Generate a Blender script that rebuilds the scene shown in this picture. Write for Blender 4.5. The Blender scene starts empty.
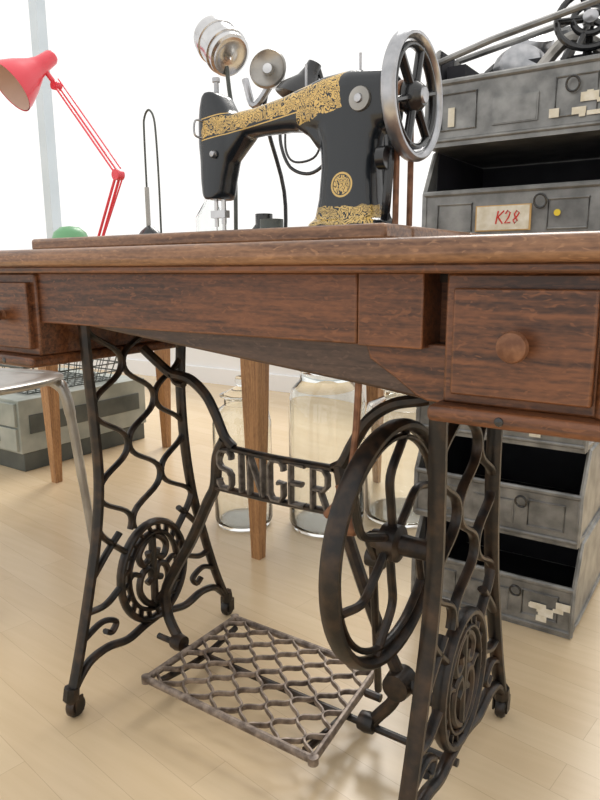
import bpy, bmesh, math, random
from mathutils import Vector, Matrix
random.seed(4)
scene=bpy.context.scene
# ------------------------------------------------------------------ materials
def newmat(name):
    m=bpy.data.materials.new(name); m.use_nodes=True
    nt=m.node_tree; b=nt.nodes['Principled BSDF']; return m,nt,b
def simple(name,col,rough=.5,metal=0,noise=0,scale=20,bump=0,col2=None,spec=.5,coat=0,lo=.35,hi=.68):
    m,nt,b=newmat(name)
    b.inputs['Roughness'].default_value=rough; b.inputs['Metallic'].default_value=metal
    b.inputs['Specular IOR Level'].default_value=spec; b.inputs['Coat Weight'].default_value=coat
    b.inputs['Base Color'].default_value=(*col,1)
    if noise or col2:
        tc=nt.nodes.new('ShaderNodeTexCoord'); n=nt.nodes.new('ShaderNodeTexNoise')
        n.inputs['Scale'].default_value=scale; n.inputs['Detail'].default_value=6
        nt.links.new(tc.outputs['Object'],n.inputs['Vector'])
        r=nt.nodes.new('ShaderNodeValToRGB')
        c2=col2 or tuple(min(1,c*(1+noise)) for c in col)
        r.color_ramp.elements[0].position=lo; r.color_ramp.elements[1].position=hi
        r.color_ramp.elements[0].color=(*col,1); r.color_ramp.elements[1].color=(*c2,1)
        nt.links.new(n.outputs['Fac'],r.inputs['Fac']); nt.links.new(r.outputs['Color'],b.inputs['Base Color'])
        if bump:
            bp=nt.nodes.new('ShaderNodeBump'); bp.inputs['Strength'].default_value=bump; bp.inputs['Distance'].default_value=.002
            nt.links.new(n.outputs['Fac'],bp.inputs['Height']); nt.links.new(bp.outputs['Normal'],b.inputs['Normal'])
    return m
def wood(name,dark,light,axis=0,scale=1,rough=.4,coat=.15,fleck=.5,wear=0):
    m,nt,b=newmat(name)
    L=nt.links.new
    tc=nt.nodes.new('ShaderNodeTexCoord')
    def nz(sc_along,sc_across,detail,dist=0):
        mp=nt.nodes.new('ShaderNodeMapping'); s=[sc_across*scale]*3; s[axis]=sc_along*scale; mp.inputs['Scale'].default_value=s
        L(tc.outputs['Object'],mp.inputs['Vector'])
        n=nt.nodes.new('ShaderNodeTexNoise'); n.inputs['Scale'].default_value=1; n.inputs['Detail'].default_value=detail; n.inputs['Distortion'].default_value=dist
        L(mp.outputs['Vector'],n.inputs['Vector']); return n.outputs['Fac']
    def ma(o,a,bb):
        n=nt.nodes.new('ShaderNodeMath'); n.operation=o
        for i,v in enumerate((a,bb)):
            if isinstance(v,(int,float)): n.inputs[i].default_value=v
            else: L(v,n.inputs[i])
        return n.outputs[0]
    g=nz(8,170,6,.3); big=nz(3,14,3,.6); fl=nz(90,330,2,0)
    v=ma('ADD',ma('MULTIPLY',g,.45),ma('MULTIPLY',big,.30)); v=ma('ADD',v,ma('MULTIPLY',fl,.25))
    r=nt.nodes.new('ShaderNodeValToRGB'); r.color_ramp.elements[0].position=.40; r.color_ramp.elements[1].position=.60
    r.color_ramp.elements[0].color=(*dark,1); r.color_ramp.elements[1].color=(*light,1)
    L(v,r.inputs['Fac'])
    f2=nz(60,160,1,1.5)
    fr=nt.nodes.new('ShaderNodeValToRGB'); fr.color_ramp.elements[0].position=.62; fr.color_ramp.elements[1].position=.70
    fr.color_ramp.elements[0].color=(0,0,0,1); fr.color_ramp.elements[1].color=(fleck,fleck,fleck,1)
    L(f2,fr.inputs['Fac'])
    mix=nt.nodes.new('ShaderNodeMix'); mix.data_type='RGBA'
    L(fr.outputs['Color'],mix.inputs[0]); L(r.outputs['Color'],mix.inputs[6])
    lite=(min(1,light[0]*1.35),min(1,light[1]*1.4),min(1,light[2]*1.4),1)
    mix.inputs[7].default_value=lite
    out=mix.outputs[2]
    if wear:
        bv=nt.nodes.new('ShaderNodeBevel'); bv.inputs['Radius'].default_value=.0035; bv.samples=4
        ge=nt.nodes.new('ShaderNodeNewGeometry'); vm=nt.nodes.new('ShaderNodeVectorMath'); vm.operation='DOT_PRODUCT'
        L(bv.outputs[0],vm.inputs[0]); L(ge.outputs['Normal'],vm.inputs[1])
        e=ma('MULTIPLY',ma('SUBTRACT',1.0,vm.outputs['Value']),9.0)
        wn=nz(20,20,4,0); e=ma('MULTIPLY',ma('MINIMUM',e,1.0),ma('MULTIPLY',wn,wear*2))
        e=ma('MINIMUM',e,1.0)
        mx=nt.nodes.new('ShaderNodeMix'); mx.data_type='RGBA'; L(e,mx.inputs[0]); L(out,mx.inputs[6]); mx.inputs[7].default_value=(min(1,light[0]*1.9),min(1,light[1]*2.1),min(1,light[2]*2.2),1)
        out=mx.outputs[2]
    L(out,b.inputs['Base Color'])
    b.inputs['Roughness'].default_value=rough; b.inputs['Coat Weight'].default_value=coat; b.inputs['Coat Roughness'].default_value=.25
    bp=nt.nodes.new('ShaderNodeBump'); bp.inputs['Strength'].default_value=.3; bp.inputs['Distance'].default_value=.0008
    L(v,bp.inputs['Height']); L(bp.outputs['Normal'],b.inputs['Normal'])
    return m
M_wood=wood('oak_shaded',(.040,.0135,.006),(.185,.068,.026),0,coat=.08,wear=.6)  # oak darkened: shade on the table front is put into this colour
M_woodtop=wood('oak_top',(.11,.048,.024),(.31,.160,.082),0,rough=.33,wear=.6)
M_woodbox=wood('oak_box_grey_sheen',(.038,.019,.012),(.105,.060,.040),0,rough=.42)  # greyer oak: a grey reflection is painted into the colour
M_leg=wood('oak_legs_light',(.22,.10,.035),(.46,.24,.10),2,fleck=.2)
M_iron=simple('cast_iron',(.0085,.0068,.006),.38,0,col2=(.060,.034,.019),scale=45,bump=.35,spec=.42,lo=.42,hi=.76)
M_letter=simple('iron_letters_lit',(.060,.052,.046),.33,.2,col2=(.18,.16,.145),scale=90)  # same iron as the frames, paler: lit highlights put into the colour
M_tread=simple('worn_iron',(.11,.082,.066),.42,.35,col2=(.34,.275,.225),scale=70,bump=.3)
M_rust=simple('rusty_wood',(.13,.05,.022),.6,0,col2=(.28,.13,.065),scale=80)
M_chrome=simple('chrome',(.50,.50,.51),.20,1,col2=(.72,.72,.72),scale=15)
M_steel=simple('steel_wheel',(.34,.35,.37),.28,.9,col2=(.55,.55,.57),scale=40)
M_black=simple('black_enamel',(.010,.011,.013),.25,0,coat=.4)
M_bin=simple('bin_metal',(.15,.152,.15),.38,.5,col2=(.33,.33,.32),scale=22,bump=.1)
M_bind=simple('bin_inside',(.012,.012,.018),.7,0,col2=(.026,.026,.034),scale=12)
M_red=simple('red_paint',(.80,.06,.09),.35,0,coat=.3)
M_pink=simple('shade_inside',(.62,.45,.38),.5)
M_white=simple('wall_white',(.86,.87,.88),.8,0,col2=(.9,.9,.91),scale=3)
M_frame=simple('window_frame_paint',(.58,.65,.70),.5,0,col2=(.63,.70,.75),scale=5)
M_label=simple('paper_label',(.66,.60,.46),.8,0,col2=(.82,.78,.68),scale=60)
M_orange=simple('label_edge',(.62,.40,.16),.6)
M_redink=simple('red_ink',(.62,.04,.03),.7)
M_yellow=simple('yellow_dot',(.8,.6,.05),.6)
M_green=simple('green_enamel',(.16,.40,.20),.35,0)
M_crate=simple('crate_grey_green',(.27,.30,.27),.5,.1,col2=(.40,.42,.38),scale=10)
M_crated=simple('crate_dark',(.06,.07,.065),.5,.2,col2=(.11,.12,.11),scale=10)
M_grey=simple('grey_metal',(.30,.29,.27),.30,.7,col2=(.46,.44,.41),scale=14)
def glassmat():
    m,nt,b=newmat('clear_glass'); b.inputs['Base Color'].default_value=(.96,.98,.975,1)
    b.inputs['Transmission Weight'].default_value=1; b.inputs['Roughness'].default_value=.02; b.inputs['IOR'].default_value=1.45
    return m
M_glass=glassmat()
def machine_mat():
    m,nt,b=newmat('black_enamel_gold_decals')
    tc=nt.nodes.new('ShaderNodeTexCoord'); sp=nt.nodes.new('ShaderNodeSeparateXYZ')
    nt.links.new(tc.outputs['Object'],sp.inputs[0]); X,Y,Z=sp.outputs
    def op(o,a,bb=None,c=None):
        n=nt.nodes.new('ShaderNodeMath'); n.operation=o
        for i,v in enumerate((a,bb,c)):
            if v is None: continue
            if isinstance(v,(int,float)): n.inputs[i].default_value=v
            else: nt.links.new(v,n.inputs[i])
        return n.outputs[0]
    def noise(sc,det,dist):
        nz=nt.nodes.new('ShaderNodeTexNoise'); nz.inputs['Scale'].default_value=sc; nz.inputs['Detail'].default_value=det; nz.inputs['Distortion'].default_value=dist
        nt.links.new(tc.outputs['Object'],nz.inputs['Vector']); return nz.outputs['Fac']
    edge=op('MULTIPLY',op('SUBTRACT',noise(60,1,0),.5),.012)
    def box(xc,hx,zc,hz,slope=0,rag=0):
        zz=op('SUBTRACT',Z,zc)
        if slope: zz=op('SUBTRACT',zz,op('MULTIPLY',op('SUBTRACT',X,xc),slope))
        zz=op('ABSOLUTE',zz); xx=op('ABSOLUTE',op('SUBTRACT',X,xc))
        if rag: zz=op('ADD',zz,edge); xx=op('ADD',xx,op('MULTIPLY',edge,1.5))
        return op('MULTIPLY',op('LESS_THAN',xx,hx),op('LESS_THAN',zz,hz))
    def ring(xc,zc,r0,r1):
        dx=op('SUBTRACT',X,xc); dz=op('SUBTRACT',Z,zc)
        d=op('SQRT',op('ADD',op('MULTIPLY',dx,dx),op('MULTIPLY',dz,dz)))
        return op('MULTIPLY',op('GREATER_THAN',d,r0),op('LESS_THAN',d,r1))
    # dark scroll outlines inside a gold field: contour lines of a distorted noise
    nn=noise(75,.5,1.8)
    tri=op('ABSOLUTE',op('SUBTRACT',op('FRACT',op('MULTIPLY',nn,7.0)),.5))
    scroll=op('GREATER_THAN',tri,.17)
    arm=op('MULTIPLY',box(-.045,.098,.9525,.0125,.10,1),scroll)
    lines=op('ADD',box(-.045,.10,.9675,.0008,.10),box(-.045,.10,.9375,.0008,.10))
    pil=op('MULTIPLY',box(.068,.036,.957,.022,.2,1),scroll)
    base=op('MULTIPLY',box(.10,.055,.8055,.012,0,1),scroll)
    med=op('ADD',op('MULTIPLY',ring(.107,.845,0,.0125),scroll),ring(.107,.845,.0136,.0162))
    tot=arm
    for k in (lines,pil,base,med): tot=op('ADD',tot,k)
    front=op('LESS_THAN',Y,.012)
    wear=op('MINIMUM',op('ADD',op('MULTIPLY',noise(25,4,0),1.5),.18),1)
    tot=op('MULTIPLY',op('MULTIPLY',op('MINIMUM',tot,1),front),wear)
    mix=nt.nodes.new('ShaderNodeMix'); mix.data_type='RGBA'
    nt.links.new(tot,mix.inputs[0]); mix.inputs[6].default_value=(.010,.014,.019,1); mix.inputs[7].default_value=(.74,.50,.16,1)
    nt.links.new(mix.outputs[2],b.inputs['Base Color']); b.inputs['Roughness'].default_value=.23
    b.inputs['Coat Weight'].default_value=.3
    return m
M_mach=machine_mat()
def floor_mat():
    m,nt,b=newmat('laminate_floor')
    tc=nt.nodes.new('ShaderNodeTexCoord'); mp=nt.nodes.new('ShaderNodeMapping'); mp.inputs['Rotation'].default_value=(0,0,math.radians(8))
    nt.links.new(tc.outputs['Object'],mp.inputs['Vector'])
    br=nt.nodes.new('ShaderNodeTexBrick'); br.inputs['Scale'].default_value=1; br.inputs['Brick Width'].default_value=.62; br.inputs['Row Height'].default_value=.068
    br.inputs['Mortar Size'].default_value=.0005; br.inputs['Color1'].default_value=(.73,.58,.385,1); br.inputs['Color2'].default_value=(.68,.525,.335,1)
    br.inputs['Mortar'].default_value=(.56,.42,.27,1); br.offset=.37
    nt.links.new(mp.outputs['Vector'],br.inputs['Vector'])
    mp2=nt.nodes.new('ShaderNodeMapping'); mp2.inputs['Scale'].default_value=(3,40,1); mp2.inputs['Rotation'].default_value=(0,0,math.radians(8))
    nt.links.new(tc.outputs['Object'],mp2.inputs['Vector'])
    n=nt.nodes.new('ShaderNodeTexNoise'); n.inputs['Scale'].default_value=1.5; n.inputs['Detail'].default_value=6
    nt.links.new(mp2.outputs['Vector'],n.inputs['Vector'])
    mix=nt.nodes.new('ShaderNodeMix'); mix.data_type='RGBA'; mix.blend_type='MULTIPLY'; mix.inputs[0].default_value=.3
    r=nt.nodes.new('ShaderNodeValToRGB'); r.color_ramp.elements[0].position=.3; r.color_ramp.elements[0].color=(.80,.76,.66,1); r.color_ramp.elements[1].position=.7
    nt.links.new(n.outputs['Fac'],r.inputs['Fac'])
    nt.links.new(br.outputs['Color'],mix.inputs[6]); nt.links.new(r.outputs['Color'],mix.inputs[7])
    nt.links.new(mix.outputs[2],b.inputs['Base Color']); b.inputs['Roughness'].default_value=.27
    return m
M_floor=floor_mat()
# ------------------------------------------------------------------ mesh helpers
def cr(pts,n=8,closed=False):
    P=[Vector(p) for p in pts]; out=[]; N=len(P)
    segs=N if closed else N-1
    for i in range(segs):
        p0=P[(i-1)%N] if closed or i>0 else P[0]*2-P[1]
        p1=P[i]; p2=P[(i+1)%N]
        p3=P[(i+2)%N] if closed or i+2<N else P[-1]*2-P[-2]
        for k in range(n):
            t=k/n
            out.append(.5*((2*p1)+(p2-p0)*t+(2*p0-5*p1+4*p2-p3)*t*t+(3*p1-p0-3*p2+p3)*t**3))
    if not closed: out.append(P[-1])
    return out
class MB:
    def __init__(s): s.v=[]; s.f=[]; s.m=[]; s.mats=[]
    def mi(s,mat):
        if mat not in s.mats: s.mats.append(mat)
        return s.mats.index(mat)
    def add(s,vs,fs,mat):
        o=len(s.v); s.v+= [tuple(v) for v in vs]; k=s.mi(mat)
        for f in fs: s.f.append(tuple(i+o for i in f)); s.m.append(k)
    def tube(s,pts,ra,mat,rb=None,N=None,closed=False,seg=8,smooth=0):
        P=cr(pts,smooth,closed) if smooth else [Vector(p) for p in pts]
        n=len(P); rb=rb or ra; vs=[]; fs=[]; prev=None
        for i,p in enumerate(P):
            a=P[(i-1)%n] if closed or i>0 else P[0]; b=P[(i+1)%n] if closed or i<n-1 else P[-1]
            T=(b-a); T=T.normalized() if T.length>1e-9 else Vector((0,0,1))
            if N: A=Vector(N)
            else:
                if prev is None: prev=Vector((0,0,1)) if abs(T.z)<.9 else Vector((1,0,0))
                A=prev
            A=(A-T*A.dot(T)).normalized(); prev=A; B=T.cross(A)
            r1=ra[i*(len(ra)-1)//max(1,n-1)] if isinstance(ra,list) else ra
            r2=rb[i*(len(rb)-1)//max(1,n-1)] if isinstance(rb,list) else rb
            for k in range(seg):
                t=2*math.pi*(k+.5)/seg; vs.append(p+A*r1*math.cos(t)+B*r2*math.sin(t))
        for i in range(n if closed else n-1):
            for k in range(seg):
                j=(i+1)%n
                fs.append((i*seg+k,i*seg+(k+1)%seg,j*seg+(k+1)%seg,j*seg+k))
        if not closed:
            fs.append(tuple(range(seg))[::-1]); fs.append(tuple((n-1)*seg+k for k in range(seg)))
        s.add(vs,fs,mat)
    def box(s,lo,hi,mat,M=None):
        x0,y0,z0=lo;x1,y1,z1=hi
        vs=[Vector(c) for c in((x0,y0,z0),(x1,y0,z0),(x1,y1,z0),(x0,y1,z0),(x0,y0,z1),(x1,y0,z1),(x1,y1,z1),(x0,y1,z1))]
        if M: vs=[M@v for v in vs]
        s.add(vs,[(0,3,2,1),(4,5,6,7),(0,1,5,4),(1,2,6,5),(2,3,7,6),(3,0,4,7)],mat)
    def lathe(s,prof,center,axis,mat,seg=32):
        A=Vector(axis).normalized(); u=Vector((0,0,1)) if abs(A.z)<.9 else Vector((1,0,0))
        U=(u-A*u.dot(A)).normalized(); V=A.cross(U); C=Vector(center); vs=[];fs=[]
        for r,h in prof:
            for k in range(seg):
                t=2*math.pi*k/seg; vs.append(C+A*h+(U*math.cos(t)+V*math.sin(t))*max(r,1e-5))
        for i in range(len(prof)-1):
            for k in range(seg): fs.append((i*seg+k,i*seg+(k+1)%seg,(i+1)*seg+(k+1)%seg,(i+1)*seg+k))
        s.add(vs,fs,mat)
    def prism(s,poly,y0,y1,mat):
        n=len(poly); vs=[(x,y0,z) for x,z in poly]+[(x,y1,z) for x,z in poly]
        fs=[tuple(range(n)),tuple(range(n,2*n))[::-1]]+[(i,i+n,(i+1)%n+n,(i+1)%n) for i in range(n)]
        s.add(vs,fs,mat)
    def obj(s,name,parent=None,bevel=0,smooth=True,ang=40,seg=2):
        me=bpy.data.meshes.new(name); me.from_pydata(s.v,[],s.f)
        for m in s.mats: me.materials.append(m)
        for p,k in zip(me.polygons,s.m): p.material_index=k
        bm=bmesh.new(); bm.from_mesh(me); bmesh.ops.recalc_face_normals(bm,faces=bm.faces); bm.to_mesh(me); bm.free()
        me.update()
        if smooth:
            me.polygons.foreach_set('use_smooth',[True]*len(me.polygons))
            me.set_sharp_from_angle(angle=math.radians(ang))
        o=bpy.data.objects.new(name,me); scene.collection.objects.link(o)
        if bevel:
            b=o.modifiers.new('bevel','BEVEL'); b.width=bevel; b.segments=seg; b.limit_method='ANGLE'; b.angle_limit=math.radians(45)
        if parent: o.parent=parent
        return o
def empty(name):
    e=bpy.data.objects.new(name,None); scene.collection.objects.link(e); return e
# ------------------------------------------------------------------ room
f=MB(); f.box((-5.2,-3.2,-.05),(3.2,2.6,0),M_floor); f.obj('floor',smooth=False)
w=MB()
yb0,yb1=2.4,2.55
w.box((-5.2,yb0,0),(3.2,yb1,.62),M_white)
w.box((-5.2,yb0,3.2),(3.2,yb1,3.35),M_white)
w.box((2.2,yb0,.62),(3.2,yb1,3.2),M_white)
w.box((-5.2,yb0,.62),(-5.0,yb1,3.2),M_white)
w.obj('wall_back',smooth=False)
w=MB(); w.box((-5.35,-3.2,0),(-5.2,2.55,.62),M_white); w.box((-5.35,-3.2,3.2),(-5.2,2.55,3.35),M_white)
w.box((-5.35,-3.2,.62),(-5.2,-1.5,3.2),M_white); w.box((-5.35,2.3,.62),(-5.2,2.55,3.2),M_white); w.obj('wall_left',smooth=False)
w=MB(); w.box((3.2,-3.2,0),(3.35,2.55,3.35),M_white); w.obj('wall_right',smooth=False)
wf=MB()
for x,h in ((-5.0,.05),(-3.90,.042),(.6,.05),(2.2,.05)): wf.box((x-h,2.42,.62),(x+h,2.50,3.2),M_frame)
wf.box((-5.0,2.42,.62),(2.2,2.50,.68),M_frame); wf.box((-5.0,2.42,3.14),(2.2,2.50,3.2),M_frame)
wf.obj('window_1',smooth=False)
wf=MB()
for y in (-1.5,.4,2.3): wf.box((-5.31,y-.04,.62),(-5.24,y+.04,3.2),M_frame)
wf.box((-5.31,-1.5,.62),(-5.24,2.3,.68),M_frame); wf.obj('window_2',smooth=False)
t=MB(); t.box((-5.2,2.385,0),(3.2,2.4,.10),M_white); t.obj('baseboard_back',smooth=False)
# ------------------------------------------------------------------ sewing table
T=empty('treadle_sewing_table')
m=MB(); m.box((-.50,-.212,.741),(.50,.205,.766),M_woodtop); m.obj('table_top',T,bevel=.009,seg=4)
m=MB(); m.box((-.49,-.204,.732),(.49,.198,.742),M_wood); m.obj('top_underlay',T,bevel=.003)
m=MB(); m.box((-.370,-.155,.7655),(.245,-.085,.784),M_woodtop); m.box((-.370,.11,.7655),(.245,.16,.784),M_woodtop)
m.box((-.370,-.086,.7655),(-.18,.111,.784),M_woodtop); m.box((.207,-.086,.7655),(.245,.111,.784),M_woodtop)
m.obj('machine_surround_board',T,bevel=.005,seg=3)
m=MB(); m.box((-.335,-.177,.657),(.2245,-.158,.7325),M_wood); m.obj('front_apron',T,bevel=.002)
m=MB(); m.box((.2252,-.1765,.656),(.300,-.12,.7325),M_wood); m.obj('apron_end_block',T,bevel=.0015)
m=MB(); m.box((-.335,-.13,.66),(.335,-.115,.7325),M_wood); m.box((-.335,.15,.64),(.335,.165,.7325),M_wood); m.obj('inner_rails',T)
m=MB(); m.prism([(-.27,.66),(-.25,.653),(.225,.607),(.285,.600),(.325,.607),(.325,.66)],-.150,.10,M_woodbox)
m.obj('dust_box',T,bevel=.004)
m=MB(); m.prism([(.225,.66),(.232,.640),(.262,.622),(.288,.604),(.30,.600),(.333,.600),(.333,.66)],-.160,-.150,M_wood); m.obj('dust_box_bracket',T,bevel=.002)
for sgn,nm in ((1,'right'),(-1,'left')):
    def X(a,b): return (min(a*sgn,b*sgn),max(a*sgn,b*sgn))
    m=MB()
    x=X(.326,.485); m.box((x[0],-.183,.606),(x[1],.17,.7325),M_wood)
    m.tube([(.478*sgn,-.180,.606),(.478*sgn,-.180,.7325)],.012,M_wood,seg=16)
    m.obj('drawer_unit_'+nm,T,bevel=.003)
    m=MB(); x=X(.337,.465); m.box((x[0],-.193,.617),(x[1],-.17,.7185),M_wood); m.obj('drawer_front_'+nm,T,bevel=.002)
    m=MB(); x=X(.318,.492); m.box((x[0],-.205,.590),(x[1],.176,.6065),M_wood); m.obj('drawer_base_'+nm,T,bevel=.006,seg=4)
    m=MB(); m.lathe([(.0001,.001),(.008,.0),(.007,.006),(.012,.012),(.0145,.018),(.013,.023),(.007,.026),(.0001,.0265)],(.400*sgn,-.193,.668),(0,-1,0),M_rust); m.obj('drawer_knob_'+nm,T)
    m=MB(); m.lathe([(.0001,.0015),(.004,.001),(.0045,0)],(.39*sgn,-.205,.598),(0,-1,0),M_black,16); m.obj('screw_'+nm,T)
FL=[(-.118,.732),(-.122,.66),(-.120,.58),(-.115,.48),(-.114,.39),(-.126,.30),(-.148,.21),(-.170,.13),(-.188,.07),(-.197,.045)]
RL=[(.112,.732),(.100,.66),(.090,.58),(.086,.50),(.092,.40),(.108,.30),(.134,.21),(.160,.13),(.184,.07),(.197,.045)]
def interp(L,z):
    for (a,b),(c,d) in zip(L,L[1:]):
        if d<=z<=b: return a+(c-a)*(b-z)/(b-d)
    return L[0][0] if z>L[0][1] else L[-1][0]
def side_frame(name,x0,sg):
    m=MB(); N=(1,0,0)
    def Q(l): return [(x0,y,z) for y,z in l]
    m.tube(Q(FL),.011,M_iron,rb=.0080,N=N,smooth=6)
    m.tube(Q(RL),.011,M_iron,rb=.0080,N=N,smooth=6)
    m.box((x0-.014,-.135,.722),(x0+.014,.125,.732),M_iron)
    P=.142
    for k in range(3):
        pts=[]
        for i in range(61):
            z=.285+(.725-.285)*i/60
            c=math.cos(2*math.pi*(z-.30)/P); c=math.copysign(abs(c)**.55,c)
            u=(k+.5)/3+(-1)**k*c/6.0
            a=interp(FL,z); b=interp(RL,z); pts.append(Vector((x0,a+(b-a)*u,z)))
        for _ in range(3):
            pts=[pts[0]]+[(pts[i-1]+pts[i]*2+pts[i+1])/4 for i in range(1,len(pts)-1)]+[pts[-1]]
        m.tube(pts,.0070,M_iron,rb=.0046,N=N)
    cy,cz=-.004,.187
    def ell(ry,rz,n=40): return [(x0,cy+ry*math.cos(2*math.pi*i/n),cz+rz*math.sin(2*math.pi*i/n)) for i in range(n)]
    m.tube(ell(.078,.094),.010,M_iron,rb=.0065,N=N,closed=True)
    m.tube(ell(.060,.075),.008,M_iron,rb=.004,N=N,closed=True)
    for i in range(20):
        t=2*math.pi*i/20; m.tube([(x0,cy+.058*math.cos(t),cz+.073*math.sin(t)),(x0,cy+.078*math.cos(t+.12),cz+.094*math.sin(t+.12))],.006,M_iron,rb=.004,N=N,seg=6)
    for s in (-1,1):
        m.tube(Q([(cy,cz-.07),(cy+s*.022,cz-.055),(cy+s*.036,cz-.028),(cy+s*.030,cz),(cy+s*.012,cz+.008),(cy+s*.006,cz-.012),(cy+s*.018,cz-.020)]),.007,M_iron,rb=.0065,N=N,smooth=5)
        m.tube(Q([(cy,cz+.070),(cy+s*.020,cz+.060),(cy+s*.034,cz+.040),(cy+s*.026,cz+.020),(cy+s*.010,cz+.026),(cy+s*.012,cz+.040)]),.007,M_iron,rb=.0065,N=N,smooth=5)
        m.tube(Q([(cy+s*.030,cz),(cy+s*.048,cz+.010),(cy+s*.060,cz+.004)]),.006,M_iron,rb=.005,N=N,smooth=4)
    m.tube(Q([(cy,cz-.072),(cy,cz+.072)]),.007,M_iron,rb=.008,N=N)
    for s,L in ((-1,FL),(1,RL)):
        lg=lambda z:interp(L,z)
        m.tube(Q([(lg(.285)*.60,.287),(lg(.26)*.78,.262),(lg(.22),.222)]),.0075,M_iron,rb=.0055,N=N,smooth=5)
        m.tube(Q([(lg(.31),.31),(lg(.29)*.84,.285),(cy+s*.062,.245)]),.0075,M_iron,rb=.0055,N=N,smooth=5)
        m.tube(Q([(lg(.17),.17),(s*.118,.168),(cy+s*.078,.187)]),.0075,M_iron,rb=.0055,N=N,smooth=5)
        m.tube(Q([(lg(.13),.125),(s*.128,.140),(s*.098,.128),(s*.108,.112),(s*.122,.120)]),.007,M_iron,rb=.005,N=N,smooth=5)
        m.tube(Q([(s*.196,.045),(s*.178,.066),(s*.155,.083),(s*.118,.088),(s*.075,.080),(s*.035,.088),(0,.093)]),.009,M_iron,rb=.007,N=N,smooth=6)
        m.tube([(x0,s*.197,.055),(x0,s*.200,.036),(x0,s*.199,.028)],[.013,.014,.009],M_iron)
        m.lathe([(.0001,-.008),(.015,-.008),(.018,-.004),(.018,.004),(.015,.008),(.0001,.008)],(x0,s*.197+ .004,.018),(1,.15,0),M_iron,20)
        for q in (-.011,.011): m.box((x0+q-.0015,s*.197-.004,.012),(x0+q+.0015,s*.197+.012,.04),M_iron)
    return m.obj(name,T)
side_frame('iron_frame_left',-.2975,-1); side_frame('iron_frame_right',.2975,1)
m=MB(); N=(0,1,0)
def Y0(l,y=0.0): return [(x,y,z) for x,z in l]
def bar(l,rb=.0075,ra=.008,s=6): m.tube(Y0(l),ra,M_iron,rb=rb,N=N,smooth=s)
bar([(-.297,.600),(-.262,.578),(-.232,.562),(-.190,.556),(-.157,.534),(-.137,.505),(-.118,.468),(-.100,.452)],.009)
bar([(-.232,.562),(-.222,.548),(-.205,.545)],.005)
bar([(.297,.592),(.262,.580),(.232,.568),(.185,.556),(.148,.530),(.122,.490),(.106,.460),(.090,.449)],.009)
bar([(-.105,.450),(-.02,.4475),(.095,.449)],.0055)
bar([(-.142,.378),(-.02,.378),(.102,.381)],.0055)
bar([(-.118,.462),(-.135,.43),(-.142,.378),(-.16,.345),(-.20,.27),(-.245,.20),(-.272,.15),(-.270,.105),(-.252,.072),(-.236,.058)],.010,.010)
bar([(-.272,.15),(-.285,.135),(-.297,.13)],.009)
bar([(.100,.455),(.106,.42),(.104,.381),(.118,.34),(.146,.27),(.175,.205),(.203,.150),(.196,.11),(.172,.075),(.158,.055)],.010,.010)
bar([(.203,.15),(.25,.135),(.297,.13)],.010)
m.lathe([(.0001,-.02),(.020,-.018),(.022,0),(.020,.018),(.0001,.02)],(.205,0,.142),(0,1,0),M_iron,20)
m.lathe([(.0001,-.012),(.014,-.012),(.016,0),(.014,.012),(.0001,.012)],(-.24,-.004,.058),(1,0,0),M_iron,16)
m.lathe([(.0001,-.012),(.014,-.012),(.016,0),(.014,.012),(.0001,.012)],(.155,-.004,.058),(1,0,0),M_iron,16)
m.obj('centre_brace',T)
L=MB(); hh=.064; lw=.026; gap=.0385; zb=.3815
def st(pts,x): L.tube([(x+a*lw,-.003,zb+b*hh) for a,b in pts],.0075,M_letter,rb=.0046,N=(0,1,0),seg=8)
x=-.128
glyph={'S':[[(1,.80),(1,.90),(.8,1),(.2,1),(0,.88),(0,.64),(.2,.53),(.8,.47),(1,.36),(1,.12),(.8,0),(.2,0),(0,.12),(0,.22)]],
'I':[[(.5,0),(.5,1)]],'N':[[(0,0),(0,1)],[(0,1),(1,0)],[(1,0),(1,1)]],
'G':[[(1,.78),(1,.88),(.8,1),(.2,1),(0,.86),(0,.14),(.2,0),(.8,0),(1,.14),(1,.45),(.6,.45)]],
'E':[[(1,1),(0,1),(0,0),(1,0)],[(0,.52),(.8,.52)]],'R':[[(0,0),(0,1),(.75,1),(1,.86),(1,.62),(.75,.50),(0,.50)],[(.5,.50),(1,0)]]}
for ch in 'SINGER':
    if ch=='I': x-=.006
    for g in glyph[ch]: st(g,x)
    x+=gap*(.78 if ch=='I' else 1.04)
L.obj('cast_lettering',T)
m=MB(); wc=Vector((.222,-.075,.393)); N=(1,0,0)
def circ(r,x=0,n=64): return [wc+Vector((x,r*math.cos(2*math.pi*i/n),r*math.sin(2*math.pi*i/n))) for i in range(n)]
m.tube(circ(.152),.013,M_iron,rb=.0080,N=N,closed=True,seg=10)
m.tube(circ(.137),.006,M_iron,rb=.004,N=N,closed=True)
for i in range(6):
    t=2*math.pi*i/6+.3
    P=[]
    for r,dt in ((.016,0),(.05,.28),(.09,.30),(.125,.06),(.15,-.05)): P.append(wc+Vector((0,r*math.cos(t+dt),r*math.sin(t+dt))))
    m.tube(P,.006,M_iron,rb=.0055,N=N,smooth=5)
m.lathe([(.0001,-.028),(.012,-.026),(.014,-.012),(.024,-.010),(.024,.012),(.014,.016),(.012,.07),(.0001,.072)],wc,(1,0,0),M_iron,24)
m.obj('flywheel',T)
m=MB()
m.tube([(.192,-.075,.393),(.190,-.05,.355)],.010,M_iron,seg=8)
m.lathe([(.0001,-.014),(.014,-.012),(.014,.012),(.0001,.014)],(.187,-.047,.352),(1,0,0),M_iron,20)
m.tube([(.180,-.045,.352),(.165,.0,.20),(.140,.06,.07)],.006,M_iron,seg=8)
m.obj('pitman_rod',T)
m=MB(); m.tube([(.203,-.130,.625),(.199,-.133,.53),(.186,-.136,.445)],.0042,M_rust,seg=8,smooth=4)
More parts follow.
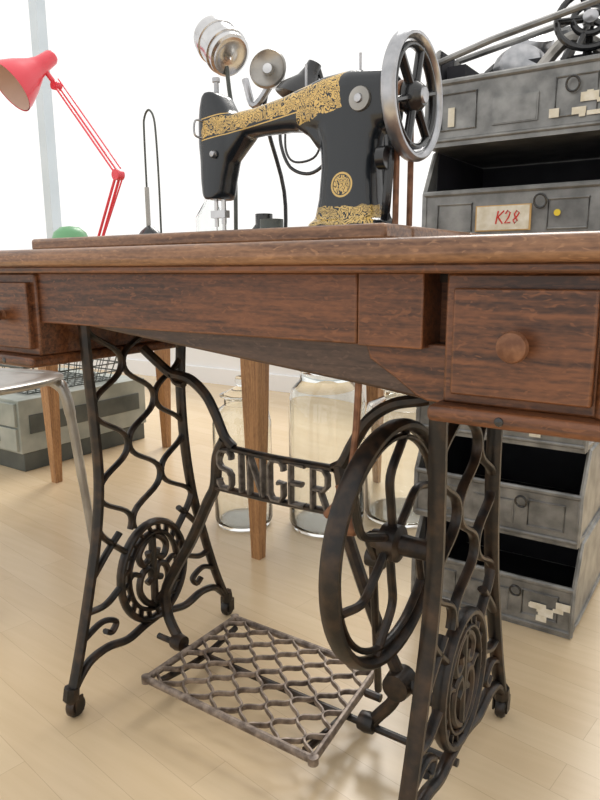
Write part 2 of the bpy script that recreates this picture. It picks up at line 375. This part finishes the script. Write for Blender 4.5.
m.tube([(.162,-.134,.436),(.175,-.136,.448),(.188,-.136,.437),(.208,-.140,.426)],[.006,.011,.012,.007],M_rust,smooth=4)
m.tube([(.180,-.136,.48),(.191,-.137,.46),(.187,-.137,.44)],.006,M_rust,smooth=4)
m.obj('belt_shifter',T)
m=MB(); x0,x1,y0,y1,z=-.205,.118,-.118,.116,.060; N=(0,0,1)
fr=[(x0,y0),(x1+.012,y0),(x1-.012,y1),(x0,y1)]
fr3=[Vector((a,b,z)) for a,b in fr]
for a,b in zip(fr3,fr3[1:]+fr3[:1]): m.tube([a,b],.007,M_tread,rb=.0055,N=N)
for c in fr3: m.lathe([(.0001,-.007),(.008,-.006),(.008,.006),(.0001,.007)],c,(0,0,1),M_tread,12)
nc=11
for k in range(nc):
    pts=[]
    for i in range(73):
        v=i/72; y=y0+(y1-y0)*v
        c=math.cos(2*math.pi*v*4); c=math.copysign(abs(c)**.6,c)
        u=(k+.5)/nc+(-1)**k*c/(2*nc)
        xr=x1+.012-.024*v
        pts.append(Vector((x0+(xr-x0)*u,y,z)))
    for _ in range(2): pts=[pts[0]]+[(pts[i-1]+pts[i]*2+pts[i+1])/4 for i in range(1,len(pts)-1)]+[pts[-1]]
    m.tube(pts,.005,M_tread,rb=.0028,N=N,seg=6)
m.obj('treadle_plate',T)
m=MB()
m.tube([(-.2975,0,.05),(-.24,0,.05),(.155,0,.05),(.2975,0,.05)],.006,M_iron)
for xx in (-.19,.105): m.tube([(xx,-.10,.052),(xx,0,.040),(xx,.10,.052)],.006,M_iron,smooth=4)
m.tube([(.118,.06,.056),(.145,.06,.056)],.007,M_iron)
m.obj('treadle_pivot_rod',T)
# ------------------------------------------------------------------ sewing machine
S=empty('sewing_machine')
m=MB()
def rsec(cx,cy,cz,hx,hy,plane='z',n=20,e=3.2):
    out=[]
    for i in range(n):
        t=2*math.pi*i/n; c,s_=math.cos(t),math.sin(t)
        a=hx*math.copysign(abs(c)**(2/e),c); b=hy*math.copysign(abs(s_)**(2/e),s_)
        out.append(Vector((cx+a,cy+b,cz)) if plane=='z' else Vector((cx,cy+a,cz+b)))
    return out
def loft(m,secs,mat):
    n=len(secs[0]); vs=[v for s_ in secs for v in s_]; fs=[]
    for i in range(len(secs)-1):
        for k in range(n): fs.append((i*n+k,i*n+(k+1)%n,(i+1)*n+(k+1)%n,(i+1)*n+k))
    fs.append(tuple(range(n))[::-1]); fs.append(tuple((len(secs)-1)*n+k for k in range(n)))
    m.add(vs,fs,mat)
cy=.022
loft(m,[rsec(.106,cy,z,hx,hy) for z,hx,hy in ((.786,.060,.050),(.797,.058,.048),(.803,.050,.040),(.83,.045,.035),(.87,.042,.032),(.90,.044,.031),(.925,.055,.031),(.95,.058,.031),(.965,.05,.028))],M_mach)
loft(m,[rsec(x,cy,(a+b)/2,h,(b-a)/2,'x') for x,a,b,h in ((.168,.918,.978,.024),(.160,.912,.984,.029),(.11,.905,.990,.032),(.07,.912,.988,.031),(.04,.922,.981,.028),(0,.927,.972,.025),(-.05,.928,.965,.023),(-.09,.926,.963,.023),(-.12,.918,.972,.024))],M_mach)
loft(m,[rsec(x,cy,z,hx,.025) for x,z,hx in ((-.132,.995,.010),(-.132,.990,.018),(-.130,.975,.026),(-.126,.955,.034),(-.124,.925,.037),(-.128,.900,.030),(-.132,.87,.025),(-.133,.848,.021),(-.133,.842,.014))],M_mach)
loft(m,[rsec(x,cy,(a+.95)/2,.024,(.95-a)/2,'x') for x,a in ((.075,.880),(.058,.895),(.045,.912),(.025,.925))],M_mach)
loft(m,[rsec(x,cy,(a+.95)/2,.022,(.95-a)/2,'x') for x,a in ((-.10,.895),(-.085,.910),(-.07,.925))],M_mach)
body=m.obj('machine_body',S)
rm=body.modifiers.new('fuse','REMESH'); rm.mode='VOXEL'; rm.voxel_size=.0022; rm.use_smooth_shade=True
sm=body.modifiers.new('soft','SMOOTH'); sm.iterations=7; sm.factor=.6
m=MB(); m.box((-.176,-.082,.768),(.203,.107,.788),M_black); m.obj('machine_bed',S,bevel=.006,seg=3)
m=MB(); hc=Vector((.192,cy,.948))
def ring(r,ra,rb,mat,x=0): m.tube([hc+Vector((x,r*math.cos(2*math.pi*i/56),r*math.sin(2*math.pi*i/56))) for i in range(56)],ra,mat,rb=rb,N=(1,0,0),closed=True,seg=12)
ring(.0715,.0095,.0065,M_steel)
ring(.059,.006,.004,M_black)
for i in range(6):
    t=2*math.pi*i/6+.25; m.tube([hc+Vector((0,.016*math.cos(t),.016*math.sin(t))),hc+Vector((0,.062*math.cos(t),.062*math.sin(t)))],.006,M_black,rb=.0045,N=(1,0,0))
m.lathe([(.0001,.014),(.012,.014),(.017,.008),(.021,.002),(.021,-.008),(.016,-.012),(.016,-.030),(.0001,-.030)],hc,(1,0,0),M_black,28)
m.lathe([(.0001,.017),(.009,.0165),(.010,.013)],hc,(1,0,0),M_steel,20)
m.obj('hand_wheel',S)
m=MB()
m.lathe([(.0001,.004),(.010,.004),(.0145,.003),(.0155,0),(.0155,-.006)],(.132,cy-.031,.948),(0,-1,0),M_grey,28)
m.lathe([(.0001,.007),(.005,.006),(.006,.003)],(.132,cy-.032,.948),(0,-1,0),M_steel,16)
m.tube([(-.140,cy,.85),(-.140,cy,.802)],.0035,M_chrome); m.tube([(-.125,cy,.85),(-.125,cy,.806)],.004,M_chrome)
m.box((-.147,cy-.006,.815),(-.118,cy+.006,.826),M_chrome)
m.tube([(-.14,cy,.805),(-.14,cy,.788)],.0012,M_chrome)
m.box((-.134,cy-.010,.790),(-.116,cy+.004,.795),M_chrome); m.tube([(-.125,cy,.806),(-.125,cy,.794)],.003,M_chrome)
m.tube([(-.133,cy,.99),(-.133,cy,1.018)],.004,M_steel); m.lathe([(.0001,.004),(.006,.003),(.006,-.003),(.0001,-.004)],(-.133,cy,1.016),(0,0,1),M_steel,16)
m.tube([(-.142,cy-.020,.955),(-.148,cy-.033,.955),(-.148,cy-.035,.935),(-.142,cy-.022,.93)],.0016,M_steel,smooth=4)
m.lathe([(.0001,.010),(.004,.009),(.006,.005),(.006,.003),(.004,.0)],(-.118,cy-.024,.905),(0,-1,0),M_steel,20)
for xx in (.03,.115): m.tube([(xx,cy,.98),(xx,cy,1.012)],.0018,M_steel)
m.tube([(.168,cy-.02,.90),(.176,cy-.032,.87),(.172,cy-.03,.82),(.165,cy-.02,.80)],.006,M_black,smooth=5)
# leather drive belt: down from hand wheel groove, through bed to the treadle wheel
for yy,yw in ((cy-.020,-.10),(cy+.022,-.03)):
    m.tube([(.178,yy,.945),(.180,yy,.87),(.182,yy-.004,.789)],.0040,M_rust,seg=8)
m.tube([(.178,cy+.021*math.cos(math.pi*i/8),.945+.021*math.sin(math.pi*i/8)) for i in range(9)],.0040,M_rust,seg=8)
m.lathe([(.0001,-.006),(.014,-.006),(.014,.006),(.0001,.006)],(.172,cy-.040,.872),(1,0,0),M_black,20)
m.obj('machine_fittings',S)
# ------------------------------------------------------------------ metal bins stack
B=empty('metal_bin_stack')
bx0,bx1,by0,by1=.0,.343,.505,.84; H=.194
for k in range(6):
    m=MB(); z0=k*H; z1=z0+H-.0003; th=.004; lip=.105 if k<5 else .118
    m.box((bx0,by0,z0),(bx1,by1,z0+th),M_bin)
    m.box((bx0,by0+.046,z0+th),(bx0+th,by1,z1),M_bin); m.box((bx1-th,by0+.046,z0+th),(bx1,by1,z1),M_bin)
    for xa,xb in ((bx0,bx0+th),(bx1-th,bx1)):
        vs=[(q,yy,zz) for q in (xa,xb) for yy,zz in ((by0,z0+th),(by0+.046,z0+th),(by0+.046,z1),(by0,z0+lip))]
        m.add(vs,[(0,1,2,3),(4,5,6,7),(0,1,5,4),(1,2,6,5),(2,3,7,6),(3,0,4,7)],M_bin)
    m.box((bx0+th,by1-th,z0+th),(bx1-th,by1,z1),M_bin)
    m.box((bx0+th,by0,z0+th),(bx1-th,by0+th,z0+lip),M_bin)
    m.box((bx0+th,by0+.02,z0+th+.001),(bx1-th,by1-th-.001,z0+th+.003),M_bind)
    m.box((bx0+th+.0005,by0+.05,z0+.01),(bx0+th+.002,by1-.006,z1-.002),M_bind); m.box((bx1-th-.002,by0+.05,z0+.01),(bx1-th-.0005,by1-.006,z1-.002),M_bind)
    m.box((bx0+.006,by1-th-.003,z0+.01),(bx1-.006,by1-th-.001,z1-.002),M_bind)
    m.tube([(bx0,by0,z0+lip),(bx1,by0,z0+lip)],.006,M_bin)
    m.tube([(bx0,by0-.001,z0+.012),(bx1,by0-.001,z0+.012)],.004,M_bin)
    for xx in (bx0,bx1): m.tube([(xx,by0,z0+.005),(xx,by0,z0+lip),(xx,by0+.045,z1-.006),(xx,by1,z1-.006)],.005,M_bin,seg=6)
    m.tube([(bx1-.005,by0+.01,z0+.012),(bx1+.001,by0+.05,z0+.012),(bx1+.001,by1,z0+.012)],.004,M_bin,seg=6)
    for (a,b) in ((.03,.10),(.245,.315)):
        m.tube([(a,by0-.001,z0+.03),(b,by0-.001,z0+.03),(b,by0-.001,z0+lip-.022),(a,by0-.001,z0+lip-.022)],.0025,M_bin,closed=True,seg=6)
    xl=.135 if k!=4 else .112
    w=.078 if k!=4 else .100
    m.box((xl-.003,by0-.004,z0+.029),(xl+w+.003,by0-.0005,z0+.077),M_orange if k==4 else M_bin)
    m.box((xl,by0-.0052,z0+.031),(xl+w,by0-.004,z0+.075),M_label if k in (4,) else M_bin)
    if k==4:
        def ink(pts,cl=False): m.tube([(xl+.006+a,by0-.0056,z0+b) for a,b in pts],.0014,M_redink,closed=cl,seg=6)
        ink([(.036,.066),(.032,.042)]); ink([(.047,.066),(.034,.053)]); ink([(.036,.055),(.045,.042)])
        ink([(.050,.060),(.054,.066),(.059,.062),(.056,.053),(.049,.043),(.060,.044)])
        ink([(.068,.042),(.073,.047),(.069,.053),(.067,.059),(.071,.065),(.076,.061),(.071,.053),(.065,.048)],True)
        m.lathe([(.0001,.001),(.006,.001),(.006,0)],(.262,by0-.004,z0+.058),(0,-1,0),M_yellow,20)
    if k in (5,3,2,0):
        random.seed(k)
        for _ in range(7):
            a=random.uniform(.235,.32); c=random.uniform(.02,.06); d=random.uniform(.01,.035); e=random.uniform(.006,.016)
            m.box((a,by0-.0040-.0002*_,z0+c),(min(a+d,.34),by0-.0035,z0+c+e),M_label)
        m.box((.045,by0-.0045,z0+.035),(.058,by0-.0035,z0+.07),M_label)
    hx=.232 if k!=5 else .275
    m.tube([(hx+.011*math.cos(2*math.pi*i/20),by0-.010-.003*math.sin(2*math.pi*i/20),z0+.080+.012*math.sin(2*math.pi*i/20)) for i in range(20)],.0022,M_black,closed=True,seg=6)
    m.obj('bin_%d'%(k+1),B)
m=MB()
m.tube([(.01,.52,1.13),(.12,.52,1.155),(.36,.51,1.19)],.006,M_bin,seg=8)
m.tube([(.02,.60,1.02),(.02,.60,1.15)],.008,M_bin,seg=8); m.tube([(.33,.60,1.02),(.33,.56,1.19)],.008,M_bin,seg=8)
m.tube([(.02,.60,1.15),(.33,.60,1.20)],.006,M_bin,seg=8)
m.obj('metal_rail',B)
m=MB()
m.tube([(.05,.62,1.0),(.08,.60,1.10),(.16,.58,1.14)],.014,M_black,smooth=5)
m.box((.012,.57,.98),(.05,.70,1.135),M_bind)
m.box((.055,.58,.98),(.10,.66,1.115),M_black)
m.lathe([(.0001,-.02),(.05,-.02),(.05,.03),(.035,.05),(.0001,.05)],(.15,.60,1.10),(.3,-1,.5),M_steel,24)
m.lathe([(.0001,-.02),(.04,-.02),(.045,.03),(.035,.05),(.0001,.05)],(.14,.70,1.15),(.3,-.4,.9),M_steel,24)
m.box((.17,.56,.98),(.20,.75,1.12),M_bind); m.tube([(.19,.56,1.09),(.25,.58,1.15),(.33,.57,1.10)],.012,M_grey,smooth=6)
m.tube([(.21,.60,1.06),(.24,.64,1.17),(.20,.70,1.20)],.010,M_black,smooth=6)
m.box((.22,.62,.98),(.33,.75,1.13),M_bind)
m.obj('bin_contents',B)
R=MB(); c=Vector((.285,.545,1.165)); ax=Vector((.25,-1,.35)).normalized()
u=ax.cross(Vector((0,0,1))).normalized(); v=ax.cross(u)
for r in (.055,.028): R.tube([c+u*r*math.cos(2*math.pi*i/32)+v*r*math.sin(2*math.pi*i/32) for i in range(32)],.006,M_black,closed=True)
for i in range(5):
    t=2*math.pi*i/5; R.tube([c,c+u*.055*math.cos(t)+v*.055*math.sin(t)],.006,M_black)
R.lathe([(.0001,.01),(.013,.008),(.013,-.008),(.0001,-.01)],c,ax,M_steel,16)
R.tube([c,c-ax*.05+Vector((0,0,-.09))],.008,M_black)
R.obj('cast_reel',B)
# ------------------------------------------------------------------ background table
D=empty('wooden_work_table')
m=MB(); m.box((-1.52,.42,.715),(-.37,1.20,.745),M_leg); m.obj('work_top',D,bevel=.004)
m=MB(); m.box((-1.45,.46,.63),(-.40,.48,.715),M_leg); m.box((-1.45,1.12,.63),(-.40,1.14,.715),M_leg); m.box((-1.43,.48,.63),(-1.41,1.12,.715),M_leg); m.box((-.44,.48,.63),(-.42,1.12,.715),M_leg); m.obj('work_apron',D)
m=MB()
for lx,ly in ((-.416,.465),(-1.39,.565),(-1.40,1.11),(-.42,1.11)):
    loft(m,[[Vector((lx+a*h,ly+b*h,z)) for a,b in ((-1,-1),(1,-1),(1,1),(-1,1))] for z,h in ((0,.013),(.40,.023),(.715,.029))],M_leg)
m.obj('work_table_legs',D,smooth=False)
def jar(name,x,y,r,h,neck,ht=None):
    m=MB(); t=.004
    pr=[(.0001,.002),(r*.92,.002),(r,.02),(r,h*.80),(r*.92,h*.88),(neck,h*.94),(neck,h*.985),(neck+.006,h),(neck-t,h),(neck-t,h*.94),(r*.92-t,h*.875),(r-t,h*.80),(r-t,.024),(r*.9-t,.010),(.0001,.010)]
    m.lathe(pr,(x,y,0),(0,0,1),M_glass,40)
    if ht: m.lathe([(neck+.012,h+.001),(neck+.012,h+.006),(neck*.6,h+.02),(.012,h+.03),(.018,h+.045),(.014,h+.058),(.0001,h+.06)],(x,y,0),(0,0,1),M_glass,32)
    return m.obj(name)
jar('glass_jar',-.60,.635,.085,.38,.05,1); jar('glass_jar.001',-.385,.75,.108,.46,.075); jar('glass_jar.002',-.235,.94,.115,.39,.06,1)
C=empty('drawer_cabinet'); m=MB()
m.box((-2.15,.56,.07),(-1.58,1.17,.27),M_crate); m.box((-2.14,.57,0),(-1.585,1.16,.07),M_crated); m.obj('cabinet_body',C,bevel=.003)
m=MB()
for i in range(2):
    for j in range(2):
        a=-2.14+i*.28; z=.08+j*.093
        m.box((a,.548,z),(a+.27,.562,z+.086),M_crate); m.box((a+.10,.535,z+.03),(a+.17,.549,z+.05),M_chrome)
m.box((-1.582,.60,.14),(-1.575,1.13,.21),M_crated)
m.obj('cabinet_drawers',C,bevel=.002)
m=MB(); bx=(-2.1,-1.62,.62,1.10)
for z,e in ((.275,.03),(.31,.02),(.345,.01),(.38,0)):
    a,b,c_,d=bx[0]+e,bx[1]-e,bx[2]+e,bx[3]-e
    m.tube([(a,c_,z),(b,c_,z),(b,d,z),(a,d,z)],.003 if z<.38 else .005,M_crated,closed=True,seg=6)
for i in range(13):
    u=i/12
    x=bx[0]+(bx[1]-bx[0])*u; xi=bx[0]+.03+(bx[1]-bx[0]-.06)*u
    m.tube([(x,bx[2],.38),(xi,bx[2]+.03,.275),(xi,bx[3]-.03,.275),(x,bx[3],.38)],.002,M_crated,seg=5)
    y=bx[2]+(bx[3]-bx[2])*u; yi=bx[2]+.03+(bx[3]-bx[2]-.06)*u
    m.tube([(bx[0],y,.38),(bx[0]+.03,yi,.275),(bx[1]-.03,yi,.275),(bx[1],y,.38)],.002,M_crated,seg=5)
m.obj('wire_basket')
K=empty('metal_stool'); sc=Vector((-.93,.07,0))
legs=[Vector((-.776,.236,0)),Vector((-1.13,.13,0)),Vector((-1.06,-.20,0)),Vector((-.715,-.10,0))]
m=MB()
for a,b in ((0,1),(3,2)):
    A_,B_=legs[a],legs[b]; ca=sc+(A_-sc)*.80; cb=sc+(B_-sc)*.80; d=(cb-ca).normalized()
    up=lambda p,z:Vector((p.x,p.y,z))
    pts=[up(A_,.004),up(A_+(sc-A_)*.08,.20),up(A_+(sc-A_)*.15,.36),up(ca,.435)+d*.0,up(ca+d*.022,.462),up(ca+d*.07,.472),up(cb-d*.07,.472),up(cb-d*.022,.462),up(cb,.435),up(B_+(sc-B_)*.15,.36),up(B_+(sc-B_)*.08,.20),up(B_,.004)]
    m.tube(pts,[.011,.012,.014,.016,.017,.016,.017,.016,.014,.012,.011],M_grey,smooth=7,seg=12)
m.obj('bent_tube_legs',K)
m=MB()
q=[sc+(l-sc)*.86 for l in legs]; ring_=cr([(p.x,p.y,.0) for p in q],10,True); n=len(ring_)
def lay(z,k): return [Vector((sc.x+(p.x-sc.x)*k,sc.y+(p.y-sc.y)*k,z)) for p in ring_]
secs=[lay(.468,.70),lay(.470,.88),lay(.478,.93),lay(.484,.93),lay(.488,.90),lay(.486,.70)]
loft(m,secs,M_grey); m.obj('stool_seat',K)
# ------------------------------------------------------------------ lamps on work table
ztab=.745
m=MB(); y=.80
m.lathe([(.0001,0),(.075,0),(.078,.012),(.04,.028),(.012,.035),(.012,.05)],(-1.395,y,ztab),(0,0,1),M_red,28)
b0=Vector((-1.395,y,ztab+.04)); el=Vector((-1.25,y,1.05)); hd=Vector((-1.545,y,1.375))
for o in (-.009,.009):
    m.tube([b0+Vector((0,o,0)),el+Vector((0,o,0))],.005,M_red); m.tube([el+Vector((0,o,0)),hd+Vector((0,o,0))],.004,M_red)
m.tube([b0+Vector((.03,0,.03)),el+Vector((.016,0,-.02))],.003,M_red); m.tube([el+Vector((.014,0,.02)),hd+Vector((.014,0,.02))],.003,M_red)
m.lathe([(.0001,-.014),(.018,-.014),(.018,.014),(.0001,.014)],el,(0,1,0),M_red,16); m.lathe([(.0001,-.014),(.016,-.014),(.016,.014),(.0001,.014)],hd,(0,1,0),M_red,16)
cap=Vector((-1.562,y,1.470)); ax=Vector((-.040,-.150,-.125)).normalized()
m.tube([hd,cap+ax*.05],.009,M_red)
m.lathe([(.0001,-.012),(.020,-.010),(.026,0),(.030,.05),(.040,.080),(.066,.13),(.084,.175),(.088,.195)],cap,ax,M_red,36)
m.lathe([(.084,.194),(.080,.172),(.062,.13),(.036,.082),(.0001,.075)],cap,ax,M_pink,36)
m.lathe([(.0001,.15),(.020,.146),(.028,.13),(.026,.11),(.014,.09),(.014,.07)],cap,ax,M_white,24)
m.obj('architect_lamp')
m=MB()
m.lathe([(.0001,0),(.062,0),(.058,.02),(.03,.06),(.012,.075),(.0001,.08)],(-1.11,.80,ztab+.055),(0,0,1),M_black,28)
m.lathe([(.07,0),(.07,.055),(.0001,.055)],(-1.11,.80,ztab),(0,0,1),M_black,28)
m.tube([(-1.115,.80,.87),(-1.115,.80,1.16),(-1.110,.80,1.215),(-1.09,.80,1.236),(-1.07,.80,1.215),(-1.062,.80,1.16),(-1.058,.80,1.02),(-1.058,.80,.84)],.0035,M_crated,smooth=6)
m.tube([(-1.115,.80,.86),(-1.115,.80,1.0)],.008,M_grey)
m.obj('desk_lamp')
m=MB(); m.lathe([(.065,0),(.065,.03),(.062,.075),(.050,.108),(.03,.124),(.0001,.128)],(-1.265,.60,ztab),(0,0,1),M_green,28); m.obj('green_enamel_dome')
m=MB(); y=.70
c=Vector((-.70,y,1.335)); ax=Vector((-.36,.10,.30)).normalized()
m.lathe([(.0001,.082),(.018,.081),(.022,.066),(.040,.062),(.052,.054),(.056,.040),(.057,.02),(.060,.018),(.060,.010),(.057,.008),(.057,-.030),(.061,-.032),(.061,-.042),(.057,-.044),(.057,-.062),(.050,-.066),(.030,-.060),(.015,-.066),(.0001,-.068)],c,ax,M_chrome,40)
m.tube([c-ax*.03,c+Vector((.03,0,-.12)),(-.655,y,1.10),(-.66,y,.76)],.006,M_crated,smooth=5)
m.lathe([(.0001,0),(.07,0),(.07,.012),(.012,.025),(.0001,.03)],(-.66,y,ztab),(0,0,1),M_black,24)
m.obj('spot_lamp')
m=MB(); c=Vector((-.535,.70,1.245)); ax=Vector((.35,-1,.1)).normalized()
m.lathe([(.0001,.004),(.012,.010),(.016,.0),(.040,.008),(.046,.014),(.050,.008),(.045,-.006),(.030,-.05),(.018,-.06),(.0001,-.062)],c,ax,M_grey,32)
m.lathe([(.0001,.0145),(.0125,.013),(.0125,.006)],c,ax,M_chrome,20)
m.tube([c-ax*.04,(-.58,.74,1.15),(-.56,.80,.95),(-.56,.80,.76)],.006,M_black,smooth=5)
m.tube([c-ax*.03+Vector((0,0,-.02)),(-.60,.72,1.17),(-.63,.72,1.24)],.010,M_steel,smooth=5)
m.lathe([(.0001,0),(.05,0),(.05,.012),(.012,.025),(.0001,.03)],(-.54,.84,ztab),(0,0,1),M_black,24)
m.obj('spot_lamp.001')
E=empty('table_lamp')
m=MB(); c=Vector((-.43,.72,1.20)); ax=Vector((-.3,-.2,-.8)).normalized()
m.lathe([(.0001,-.055),(.018,-.053),(.022,-.03),(.03,-.01),(.062,.025),(.068,.045),(.060,.04),(.028,0),(.0001,-.01)],c,ax,M_black,28)
m.tube([c-ax*.05,(-.40,.74,1.22),(-.385,.76,1.10),(-.40,.76,.76)],.006,M_black,smooth=5)
m.lathe([(.0001,0),(.05,0),(.05,.012),(.012,.025),(.0001,.03)],(-.42,.76,ztab),(0,0,1),M_black,24)
m.obj('lamp_body',E)
m=MB(); m.tube([(-.47,.66,1.12),(-.47,.66,1.05),(-.44,.66,.99),(-.38,.66,.97),(-.33,.66,1.00),(-.325,.66,1.06),(-.36,.68,1.14),(-.405,.74,1.19)],.0045,M_black,smooth=6)
m.tube([(-.47,.66,1.12),(-.45,.69,1.18)],.0045,M_black)
m.tube([(-.455,.66,1.10),(-.45,.655,1.03),(-.42,.655,1.0),(-.36,.655,1.01),(-.345,.66,1.07),(-.37,.67,1.13),(-.41,.70,1.17)],.003,M_black,smooth=6); m.obj('cable',E)
m=MB(); m.lathe([(.0001,.002),(.038,.002),(.04,.02),(.04,.12),(.016,.16),(.016,.20),(.018,.205),(.012,.205),(.012,.16),(.036,.118),(.036,.02),(.0001,.01)],(-.60,.53,ztab),(0,0,1),M_glass,28); m.obj('glass_bottle')
m=MB(); m.lathe([(.0001,0),(.03,0),(.03,.09),(.022,.10),(.022,.125),(.0001,.127)],(-.46,.57,ztab),(0,0,1),M_black,24); m.obj('dark_bottle')
m=MB(); m.lathe([(.0001,0),(.035,0),(.035,.075),(.028,.085),(.028,.105),(.0001,.107)],(-.385,.50,ztab),(0,0,1),M_crated,24); m.obj('dark_bottle.001')
# ------------------------------------------------------------------ light
w=bpy.data.worlds.new('sky_white'); scene.world=w; w.use_nodes=True
bg=w.node_tree.nodes['Background']; bg.inputs[0].default_value=(1,.985,.96,1); bg.inputs[1].default_value=1.14
sd=bpy.data.lights.new('sun','SUN'); sd.energy=2.2; sd.angle=math.radians(28); sd.color=(1,.97,.92)
so=bpy.data.objects.new('sun',sd); scene.collection.objects.link(so)
so.rotation_euler=Vector((.25,-.85,-1.0)).to_track_quat('-Z','Y').to_euler()
# ------------------------------------------------------------------ camera
yaw,pit,rol=.5948,.1992,.0058
F=Vector((-math.sin(yaw),math.cos(yaw),0));Rr=Vector((math.cos(yaw),math.sin(yaw),0));U=Vector((0,0,1))
Fw=F*math.cos(pit)-U*math.sin(pit);Up=F*math.sin(pit)+U*math.cos(pit)
R2=Rr*math.cos(rol)-Up*math.sin(rol);U2=Up*math.cos(rol)+Rr*math.sin(rol)
cam=bpy.data.cameras.new('camera'); co=bpy.data.objects.new('camera',cam); scene.collection.objects.link(co)
cam.sensor_fit='VERTICAL'; cam.sensor_height=36; cam.lens=656.55/800*36; cam.clip_start=.01
Mx=Matrix((( R2.x,U2.x,-Fw.x,.5676),(R2.y,U2.y,-Fw.y,-.7925),(R2.z,U2.z,-Fw.z,.7382),(0,0,0,1)))
co.matrix_world=Mx
scene.camera=co
scene.view_settings.view_transform='Standard'
scene.view_settings.exposure=0
